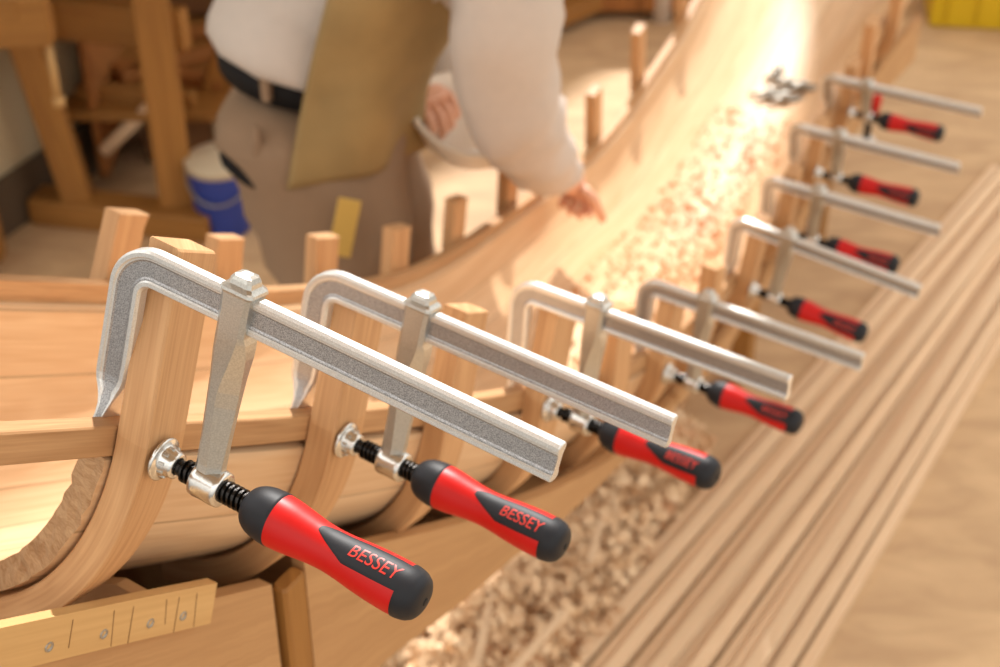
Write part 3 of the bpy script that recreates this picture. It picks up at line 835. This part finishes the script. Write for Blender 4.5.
# ------------------------------------------------------------------ steel spring clips lying in the hull
def spring_clip(p, rz, lab):
    r = empty('spring_clip', p); r.rotation_euler = (0, 0, rz); tag(r, lab, 'clip', 'steel clips lying in the far hull bottom')
    for sg in (-1, 1):
        m = MB(); m.tube([(-.045, sg * .016, .006), (-.01, sg * .006, .008), (.02, sg * .010, .006), (.045, sg * .001, .006)], [.0045, .005, .0045, .003], 8); m.build('jaw', 'steel', r)
    m = MB(); m.lathe([(-.012, .004), (-.012, .009), (.012, .009), (.012, .004)], Matrix.Translation((0, 0, .009)) @ Matrix.Rotation(PI / 2, 4, 'Y'), 14); m.build('spring', 'steel', r)
for k, (s, th, rz, lab) in enumerate([(8.75, 1.50, .5, 'dull steel spring clip at the left of the pile in the far hull'), (8.95, 1.35, -.4, 'dull steel spring clip in the middle of the pile in the far hull'), (9.1, 1.55, 1.2, 'dull steel spring clip behind the others in the far hull'), (8.9, 1.15, -.1, 'dull steel spring clip at the right of the pile in the far hull'), (8.7, 1.3, .1, 'dull steel spring clip nearest the camera in the far hull pile')]):
    spring_clip(sec(s, th, -.012), rz, lab)

# small red-handled screw standing beside the farthest clamp
b8 = V(CL[7][1]); 
rt = empty('screw_clamp', at_z(874, 112, .535) + V((0, .03, -.02))); rt.scale = (1.4, 1.4, 1.15)
tag(rt, 'small upright red-handled screw clamp behind the farthest bar clamp', 'clamp')
m = MB(); m.lathe([(.0, .009), (.003, .013), (.030, .0145), (.052, .0135), (.056, .010), (.057, .002)], Matrix.Rotation(-PI / 2, 4, 'Y'), 24); m.build('grip', 'red', rt)
m = MB(); m.lathe([(-.055, .0055), (.0, .0055)], Matrix.Rotation(-PI / 2, 4, 'Y'), 16); m.build('spindle', 'black_steel', rt)
m = MB(); m.box((-.025, 0, -.055), (.075, .014, .012), None, .002); m.build('jaw', 'zinc', rt)

# ------------------------------------------------------------------ worker
def skin_mesh(name, mat, verts, edges, radii, root_i, parent, sub=2, disp=0, dscale=.08, bsmooth=0.4):
    me = bpy.data.meshes.new(name); me.from_pydata([tuple(v) for v in verts], edges, [])
    o = link_mesh(name, me, mat, parent)
    md = o.modifiers.new('skin', 'SKIN'); md.use_smooth_shade = True; md.branch_smoothing = bsmooth
    if not me.skin_vertices: me.skin_vertices.new()
    sk = me.skin_vertices[0].data
    for i, r in enumerate(radii):
        sk[i].radius = r if isinstance(r, tuple) else (r, r)
        sk[i].use_root = (i == root_i)
    ss = o.modifiers.new('subsurf', 'SUBSURF'); ss.levels = sub; ss.render_levels = sub
    if disp:
        tx = bpy.data.textures.new(name + '_folds', 'CLOUDS'); tx.noise_scale = dscale
        dm = o.modifiers.new('folds', 'DISPLACE'); dm.texture = tx; dm.strength = disp; dm.mid_level = .5
    return o
person = empty('person', (-.23, 2.27, 0))
tag(person, 'person in grey shirt, taupe trousers and canvas apron leaning over the hull', 'person')
pin = Matrix.Translation(-person.location)
def wear(o): o.matrix_parent_inverse = pin; return o
PV = [V((-.29, 2.27, .94)), V((-.26, 2.27, 1.04)), V((-.17, 2.26, 1.14)), V((-.04, 2.25, 1.22)), V((.07, 2.25, 1.29)), V((.15, 2.25, 1.35)), V((.21, 2.25, 1.43)),
      V((.02, 2.07, 1.21)), V((.03, 2.12, .955)), V((.10, 2.325, .735)), V((.125, 2.385, .69)),          # 7..10 right arm
      V((-.03, 2.46, 1.24)), V((-.19, 2.57, 1.04)), V((-.178, 2.385, .915)), V((-.165, 2.36, .90)),        # 11..14 left arm
      V((-.28, 2.18, .88)), V((-.225, 2.13, .50)), V((-.25, 2.10, .09)), V((-.14, 2.09, .03)),           # 15..18 right leg
      V((-.28, 2.36, .88)), V((-.205, 2.40, .50)), V((-.23, 2.42, .09)), V((-.12, 2.43, .03))]           # 19..22
PE = [(0, 1), (1, 2), (2, 3), (3, 4), (4, 5), (5, 6), (4, 7), (7, 8), (8, 9), (9, 10), (4, 11), (11, 12), (12, 13), (13, 14), (0, 15), (15, 16), (16, 17), (17, 18), (0, 19), (19, 20), (20, 21), (21, 22)]
PR = [(.12, .10), (.12, .10), (.13, .11), (.13, .11), (.09, .08), .055, (.075, .09), .05, .042, .03, (.035, .018), .05, .042, .03, (.035, .018), .085, .06, .045, (.04, .03), .085, .06, .045, (.04, .03)]
wear(skin_mesh('body', 'skin', PV, PE, PR, 0, person, 2))
# head details above the frame
m = MB(); hc = PV[6] + V((.02, 0, .03))
m.lathe([(-.115, .01), (-.11, .04), (-.08, .075), (-.03, .092), (.03, .09), (.07, .078), (.10, .05), (.112, .01)], Matrix.Translation(hc) @ Matrix.Rotation(-PI / 2 + .5, 4, 'Y'), 24)
m.tube([hc + V((.085, 0, .0)), hc + V((.11, 0, -.03))], [.008, .014], 8)
wear(m.build('head', 'skin', person))
m = MB(); m.lathe([(.0, .097), (.05, .098), (.09, .075), (.118, .03), (.12, .005)], Matrix.Translation(hc + V((-.01, 0, .01))) @ Matrix.Rotation(-PI / 2 - .2, 4, 'Y'), 24); wear(m.build('hair', 'hair', person))
# hands: palm plus five fingers, palms near wrists
def hand(wrist, d, palmn, thumbside, parent, curl_=.5, sc=1.0):
    d = d.normalized(); n = (palmn - d * palmn.dot(d)).normalized(); sd = d.cross(n)
    m = MB()
    # palm
    rings = []
    for t, hw, ht in ((-.01, .024, .017), (.015, .030, .016), (.05, .040, .014), (.085, .040, .011), (.092, .036, .008)):
        c = wrist + d * t * sc
        rings.append([c + sd * hw * sc * math.cos(2 * PI * j / 14) + n * ht * sc * math.sin(2 * PI * j / 14) for j in range(14)])
    m.quadgrid(rings)
    for k, (off, L) in enumerate(((-.030, .062), (-.010, .075), (.010, .070), (.029, .056))):
        p = wrist + d * .082 * sc + sd * off * sc; pts = [p]; ang = 0; dd = d
        for q in range(3):
            ang += curl_ * (.6 + .25 * q) * (1 + .08 * k)
            dd = d * math.cos(ang) + n * math.sin(ang); pts.append(pts[-1] + dd * L * sc * (.42, .33, .25)[q])
        m.tube(pts, [.0095 * sc, .009 * sc, .0082 * sc, .006 * sc], 10)
    b0 = wrist + d * .025 * sc + sd * thumbside * .026 * sc
    m.tube([b0, b0 + (d * .6 + sd * thumbside * .7 + n * .3) * .035 * sc, b0 + (d * 1.1 + sd * thumbside * .75 + n * .8) * .055 * sc], [.014 * sc, .011 * sc, .008 * sc], 10)
    return m.build('hand', 'skin', parent)
wear(hand(V((.108, 2.345, .712)), V((.35, .55, -.55)), V((-.3, -.6, -.7)), -1, person, 1.25, .86))
wear(hand(V((-.165, 2.355, .90)), V((.62, -.62, -.05)), V((.1, -.1, -1)), -1, person, .75))
# trousers
TVt = [V((-.285, 2.27, 1.0)), V((-.295, 2.27, .90)), V((-.275, 2.17, .83)), V((-.225, 2.13, .50)), V((-.25, 2.10, .10)), V((-.275, 2.37, .83)), V((-.205, 2.40, .50)), V((-.23, 2.42, .10))]
wear(skin_mesh('trousers', 'trouser', TVt, [(0, 1), (1, 2), (2, 3), (3, 4), (1, 5), (5, 6), (6, 7)], [(.225, .21), (.25, .235), (.15, .15), (.105, .105), (.085, .09), (.15, .15), (.105, .105), (.085, .09)], 1, person, 2, .04, .08))
# shirt with both sleeves
SV = [V((-.29, 2.27, .975)), V((-.28, 2.27, 1.05)), V((-.18, 2.26, 1.20)), V((-.05, 2.25, 1.34)), V((.07, 2.25, 1.38)),
      V((.008, 2.06, 1.21)), V((.006, 2.08, 1.07)), V((.018, 2.12, .955)), V((.055, 2.22, .85)), V((.09, 2.315, .745)),
      V((-.03, 2.47, 1.24)), V((-.19, 2.57, 1.04)), V((-.18, 2.42, .93))]
wear(skin_mesh('shirt', 'shirt', SV, [(0, 1), (1, 2), (2, 3), (3, 4), (3, 5), (5, 6), (6, 7), (7, 8), (8, 9), (3, 10), (10, 11), (11, 12)],
               [(.20, .19), (.20, .19), (.17, .16), (.13, .125), (.09, .09), .088, .082, .08, .068, .05, .09, .09, .065], 2, person, 2, .036, .06))
# shoes
for y in (2.10, 2.42):
    m = MB(); rings = []
    for x, hw, h in ((-.36, .02, .05), (-.34, .036, .085), (-.28, .04, .10), (-.20, .042, .075), (-.12, .048, .055), (-.07, .036, .04), (-.055, .012, .02)):
        rings.append([V((x, y + hw * math.cos(2 * PI * j / 16), h / 2 + h / 2 * math.sin(2 * PI * j / 16))) for j in range(16)])
    m.quadgrid(rings); wear(m.build('shoe', 'belt', person))
# belt
def body_ring(z, rx, ry, cx, cy, tilt=0, n=40, ph0=0, ph1=2 * PI):
    return [V((cx + rx * math.cos(ph0 + (ph1 - ph0) * j / n), cy + ry * math.sin(ph0 + (ph1 - ph0) * j / n), z + tilt * math.cos(ph0 + (ph1 - ph0) * j / n))) for j in range(n)]
def belt_ring(dz, dr):
    return body_ring(.985 + dz, .150 + dr, .146 + dr, -.283, 2.27, -.02)
m = MB(); m.quadgrid([belt_ring(-.019, 0), belt_ring(-.019, .006), belt_ring(.019, .006), belt_ring(.019, 0)]); wear(m.build('belt', 'belt', person))
for ph in (-1.95,):
    c = V((-.283 + .167 * math.cos(ph), 2.27 + .159 * math.sin(ph), 1.005 - .02 * math.cos(ph)))
    m = MB(); m.box(c, (.014, .014, .056), Matrix.Rotation(ph, 3, 'Z'), .002); wear(m.build('belt_loop', 'trouser', person))
# dark hip pocket opening with scissors shape
m = MB(); pts = []
for k in range(13):
    ph = -2.25 + .75 * k / 12; sag = .035 * math.sin(PI * k / 12)
    pts.append(V((-.293 + .206 * math.cos(ph), 2.27 + .200 * math.sin(ph), .90 - sag)))
m.tube(pts, [.003] + [.010] * 11 + [.003], 8); wear(m.build('pocket', 'belt', person))
m = MB(); pts = [V((-.293 + .206 * math.cos(-1.9), 2.27 + .200 * math.sin(-1.9), z)) for z in (.965, .93, .89)]
m.tube(pts, [.006, .009, .006], 8); wear(m.build('pocket', 'trouser', person))
# apron: canvas wrapped round the front and the near side, with thickness
def apron_pt(ph, z, dr=0):
    f = (z - .80) / .42
    cx = -.318 + .085 * max(0, f) ** 1.5 + .02 * f; rx = .172 + .01 * (1 - f) + .12 * max(0, f - .45); ry = .196 + .015 * (1 - f)
    fold = .010 * math.sin(ph * 7 + z * 9) * (1 - .5 * f) + .006 * math.sin(ph * 3 - z * 22)
    return V((cx + (rx + dr + fold) * math.cos(ph), 2.27 + (ry + dr + fold) * math.sin(ph), z - .02 * math.sin(ph * 2)))
def sheet(fn, nu, nv, th):
    m = MB(); g1 = [[fn(i / nu, j / nv, th) for j in range(nv + 1)] for i in range(nu + 1)]; g0 = [[fn(i / nu, j / nv, 0) for j in range(nv + 1)] for i in range(nu + 1)]
    rings = [g1[i] + list(reversed(g0[i])) for i in range(nu + 1)]
    m.quadgrid(rings, close_ring=True); return m
ap = sheet(lambda a, b, th: apron_pt(-1.62 + 2.7 * a, .875 - .09 * a + (.40 + .05 * a) * b, th), 40, 26, .003)
apo = wear(ap.build('apron', 'apron', person))
pk = sheet(lambda a, b, th: apron_pt(-1.5 + 1.05 * a, .905 + .17 * b, .007 + th), 16, 10, .003)
o = pk.build('pocket', 'apron', apo); o.matrix_parent_inverse = pin
for line in ([(-1.5 + 1.05 * k / 10, .905) for k in range(11)], [(-1.5, .905 + .17 * k / 6) for k in range(7)], [(-.45, .905 + .17 * k / 6) for k in range(7)], [(-1.5 + 1.05 * k / 10, 1.078) for k in range(11)]):
    m = MB(); m.tube([apron_pt(a_, z_, .0125) for a_, z_ in line], .0032, 6); o = m.build('seam', 'seam', apo); o.matrix_parent_inverse = pin
m = MB(); m.tube([apron_pt(-1.50, 1.2, .006), apron_pt(-1.1, 1.26, .02), V((-.02, 2.09, 1.30))], .012, 8); wear(m.build('apron_strap', 'apron', person))
# folding rule in the thigh pocket
r = empty('folding_rule', at_z(346, 216, .70)); r.location = V((-.231, 2.015, .83)); r.rotation_euler = (0, .22, 0)
tag(r, 'yellow folding rule tucked in the worker\'s thigh pocket', 'ruler')
for k in range(3):
    m = MB(); m.box((0, .006 * k, 0), (.034, .005, .10 - .008 * k), None, .001, 2); m.build('rule_leaf', 'rule', r)
# bowl
def bowl():
    c = V((-.04, 2.265, .885)); R = Matrix.Translation(c) @ Matrix.Rotation(.16, 4, 'X') @ Matrix.Rotation(.20, 4, 'Y') @ Matrix.Rotation(-PI / 2, 4, 'Y')
    m = MB(); m.lathe([(-.075, .002), (-.075, .045), (-.068, .055), (-.045, .080), (-.015, .096), (-.002, .100), (-.001, .108), (.004, .109), (.005, .100), (.001, .095), (-.015, .091), (-.043, .076), (-.064, .052), (-.070, .040), (-.070, .002)], R, 40)
    o = m.build('mixing_bowl', 'bowl'); tag(o, 'off-white plastic mixing bowl in the worker\'s left hand', 'bowl')
bowl()

# ------------------------------------------------------------------ workbench and things at the left
wbn = empty('workbench', (-.9, 3.55, 0)); tag(wbn, 'brown wooden workbench with thick legs at the left, behind the hull', 'workbench')
wi = Matrix.Translation(-wbn.location)
def wp(name, mat, c, size, rot=None, axis=0, bev=.004):
    o = add_box(name, mat, c, size, rot, wbn, bev, axis); o.matrix_parent_inverse = wi; return o
def leg(p0, p1, sx, sy, name='leg', mat='bench'):
    p0, p1 = V(p0), V(p1); d = p1 - p0; R = d.to_track_quat('Z', 'Y').to_matrix()
    return wp(name, mat, (p0 + p1) / 2, (sx, sy, d.length), R, 2)
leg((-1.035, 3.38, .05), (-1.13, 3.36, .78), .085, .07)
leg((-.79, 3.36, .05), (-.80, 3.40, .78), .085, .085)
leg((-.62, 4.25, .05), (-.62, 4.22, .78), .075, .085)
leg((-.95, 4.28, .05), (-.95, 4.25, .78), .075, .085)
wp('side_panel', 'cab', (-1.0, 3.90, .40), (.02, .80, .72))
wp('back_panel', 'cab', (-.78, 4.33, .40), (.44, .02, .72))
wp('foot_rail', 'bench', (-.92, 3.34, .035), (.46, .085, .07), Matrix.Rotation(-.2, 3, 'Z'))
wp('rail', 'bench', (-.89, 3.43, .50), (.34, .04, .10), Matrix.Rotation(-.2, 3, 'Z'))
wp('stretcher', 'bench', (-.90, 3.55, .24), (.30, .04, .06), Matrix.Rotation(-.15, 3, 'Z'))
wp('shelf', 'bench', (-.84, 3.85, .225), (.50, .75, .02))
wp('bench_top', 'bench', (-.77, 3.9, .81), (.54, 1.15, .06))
leg((-.99, 3.50, .12), (-.80, 3.50, .30), .03, .03, 'brace', 'lath')
# a second bench nearer the left wall with a vice
b2 = empty('vice_bench', (-1.12, 3.0, 0)); tag(b2, 'light wooden bench end with a vice, cut off by the top left corner', 'workbench')
c2 = at_z(22, 20, .62)
bi = Matrix.Translation(-b2.location)
def vp(name, mat, c, size, rot=None, axis=0):
    o = add_box(name, mat, c, size, rot, b2, .004, axis); o.matrix_parent_inverse = bi; return o
pj = at_z(20, 42, .62)
vp('vice_jaw', 'bench', (pj.x - .03, pj.y + .02, .665), (.19, .07, .11), Matrix.Rotation(.1, 3, 'Z'))
vp('bench_top', 'bench', (pj.x - .07, pj.y + .07, .70), (.16, .17, .05))
q = at_z(48, 38, .60)
m = MB(); m.tube([(q.x, q.y - .01, .62), (q.x + .008, q.y - .03, .47)], .0085, 10); m.tube([(q.x + .008, q.y - .03, .475), (q.x + .0085, q.y - .031, .455)], .013, 10)
o = m.build('vice_handle', 'pine', b2); o.matrix_parent_inverse = bi
vp('leg', 'bench', (pj.x - .20, pj.y + .12, .34), (.05, .05, .68), None, 2)
vp('leg', 'bench', (pj.x - .20, pj.y + .03, .34), (.05, .05, .68), None, 2)
# things on and under the bench
def simple_box(name, mat, c, size, rz, label, cat, open_=False):
    r = empty(name, (c[0], c[1], c[2] - size[2] / 2)); r.rotation_euler = (0, 0, rz); tag(r, label, cat)
    t = .008
    for (p, s) in (((0, 0, t / 2), (size[0], size[1], t)), ((0, size[1] / 2 - t / 2, size[2] / 2), (size[0], t, size[2])), ((0, -size[1] / 2 + t / 2, size[2] / 2), (size[0], t, size[2])),
                   ((size[0] / 2 - t / 2, 0, size[2] / 2), (t, size[1], size[2])), ((-size[0] / 2 + t / 2, 0, size[2] / 2), (t, size[1], size[2]))):
        add_box('side_panel', mat, p, s, None, r, .001)
    if not open_: add_box('lid', mat, (0, 0, size[2]), (size[0] + .006, size[1] + .006, .01), None, r, .002)
    return r
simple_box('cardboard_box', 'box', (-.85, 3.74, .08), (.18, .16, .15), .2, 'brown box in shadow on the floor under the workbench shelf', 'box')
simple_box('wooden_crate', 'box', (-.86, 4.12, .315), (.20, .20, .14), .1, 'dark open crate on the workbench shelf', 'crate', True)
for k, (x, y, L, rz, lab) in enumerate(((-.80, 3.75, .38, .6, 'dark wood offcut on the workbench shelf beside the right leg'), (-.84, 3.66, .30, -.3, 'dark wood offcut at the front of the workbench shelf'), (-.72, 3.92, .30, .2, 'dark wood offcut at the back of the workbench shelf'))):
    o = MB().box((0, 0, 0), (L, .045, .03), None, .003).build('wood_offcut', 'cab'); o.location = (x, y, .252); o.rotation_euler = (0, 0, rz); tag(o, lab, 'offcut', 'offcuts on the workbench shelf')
# tilted golden board leaning behind the right leg
o = MB().box((0, 0, 0), (.16, .02, .22), None, .003, 2).build('leaning_board', 'bench'); o.location = (-.665, 3.62, .245); o.rotation_euler = (.25, .35, .25)
tag(o, 'golden offcut board leaning between the workbench and the blue bucket', 'board')
# blue bucket
bk = empty('bucket', (-.675, 3.34, 0)); tag(bk, 'blue plastic bucket with a pale lid beside the workbench', 'bucket')
m = MB(); m.lathe([(0, .002), (0, .064), (.01, .067), (.17, .075), (.175, .075)], Matrix.Rotation(-PI / 2, 4, 'Y'), 32); m.build('body', 'blue', bk)
m = MB(); m.lathe([(.173, .074), (.173, .079), (.190, .080), (.194, .076), (.190, .002)], Matrix.Rotation(-PI / 2, 4, 'Y'), 32); m.build('lid', 'lid', bk)
m = MB(); m.tube([(.079 * math.cos(t), -.082 * abs(math.sin(t)), .165 - .06 * math.sin(t)) for t in [PI * k / 12 for k in range(13)]], .003, 6); m.build('bail_handle', 'steel', bk)
# canister with an orange cap
cn = empty('spray_canister', at_z(446, 108, 0)); tag(cn, 'grey canister with an orange cap on the floor behind the apron', 'canister')
m = MB(); m.lathe([(0, .002), (0, .042), (.005, .045), (.19, .045), (.215, .030), (.22, .024), (.222, .002)], Matrix.Rotation(-PI / 2, 4, 'Y'), 28); m.build('body', 'grey', cn)
m = MB(); m.lathe([(.22, .027), (.222, .030), (.275, .027), (.280, .022), (.281, .002)], Matrix.Rotation(-PI / 2, 4, 'Y'), 24); m.build('cap', 'orange', cn)
c2n = empty('dark_bottle', at_z(424, 100, 0)); tag(c2n, 'dark bottle on the floor beside the canister with the orange cap', 'bottle')
m = MB(); m.lathe([(0, .002), (0, .030), (.17, .030), (.20, .013), (.24, .012), (.241, .002)], Matrix.Rotation(-PI / 2, 4, 'Y'), 24); m.build('body', 'steel', c2n)
m = MB(); m.lathe([(.236, .014), (.265, .014), (.267, .002)], Matrix.Rotation(-PI / 2, 4, 'Y'), 20); m.build('cap', 'belt', c2n)
# ------------------------------------------------------------------ far furniture at the top
cb = empty('wooden_cabinet', (.42, 4.72, 0)); tag(cb, 'brown wooden cabinet standing on the floor at the top of the picture', 'cabinet')
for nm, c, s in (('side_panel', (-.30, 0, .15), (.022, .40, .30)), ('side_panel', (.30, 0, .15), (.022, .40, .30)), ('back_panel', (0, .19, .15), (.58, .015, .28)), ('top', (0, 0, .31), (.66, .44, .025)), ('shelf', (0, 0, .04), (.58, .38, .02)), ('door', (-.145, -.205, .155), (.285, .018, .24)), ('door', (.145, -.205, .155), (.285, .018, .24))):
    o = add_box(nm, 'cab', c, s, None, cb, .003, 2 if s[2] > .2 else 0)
    if nm == 'door':
        m = MB(); m.lathe([(0, .006), (.012, .006), (.016, .012), (.022, .010), (.023, .001)], Matrix.Translation((c[0] - .11 * (1 if c[0] > 0 else -1), c[1] - .009, .2)) @ Matrix.Rotation(-PI / 2, 4, 'Z'), 16); m.build('knob', 'steel', o)
o = MB().box((0, 0, 0), (.60, .16, .05), None, .004).build('timber_beam', 'bench'); o.location = (.10, 4.42, .06); o.rotation_euler = (0, 0, .75); tag(o, 'golden timber beam lying on the floor right of the worker\'s sleeve', 'beam')
pp_ = empty('white_tube', at_z(661, 20, 0)); tag(pp_, 'pale upright cardboard tube in front of the brown cabinet', 'tube')
m = MB(); m.lathe([(0, .022), (0, .028), (.40, .028), (.40, .022), (.0, .022)], Matrix.Rotation(-PI / 2, 4, 'Y'), 24, cap=False); m.build('wall', 'white', pp_)
# yellow crate
yc = empty('yellow_crate', (1.55, 4.62, 0)); yc.rotation_euler = (0, 0, -.12); tag(yc, 'yellow plastic crate on the floor at the top right corner', 'crate')
for nm, c, s in (('bottom_panel', (0, 0, .012), (.46, .36, .016)), ('side_panel', (-.225, 0, .14), (.012, .36, .26)), ('side_panel', (.225, 0, .14), (.012, .36, .26)), ('side_panel', (0, -.175, .14), (.46, .012, .26)), ('side_panel', (0, .175, .14), (.46, .012, .26)), ('rim', (0, -.185, .255), (.48, .02, .025)), ('rim', (0, .185, .255), (.48, .02, .025))):
    add_box(nm, 'yellow', c, s, None, yc, .002)
for k in range(5): add_box('rib', 'yellow', (-.18 + .09 * k, -.184, .13), (.01, .01, .22), None, yc, .001)
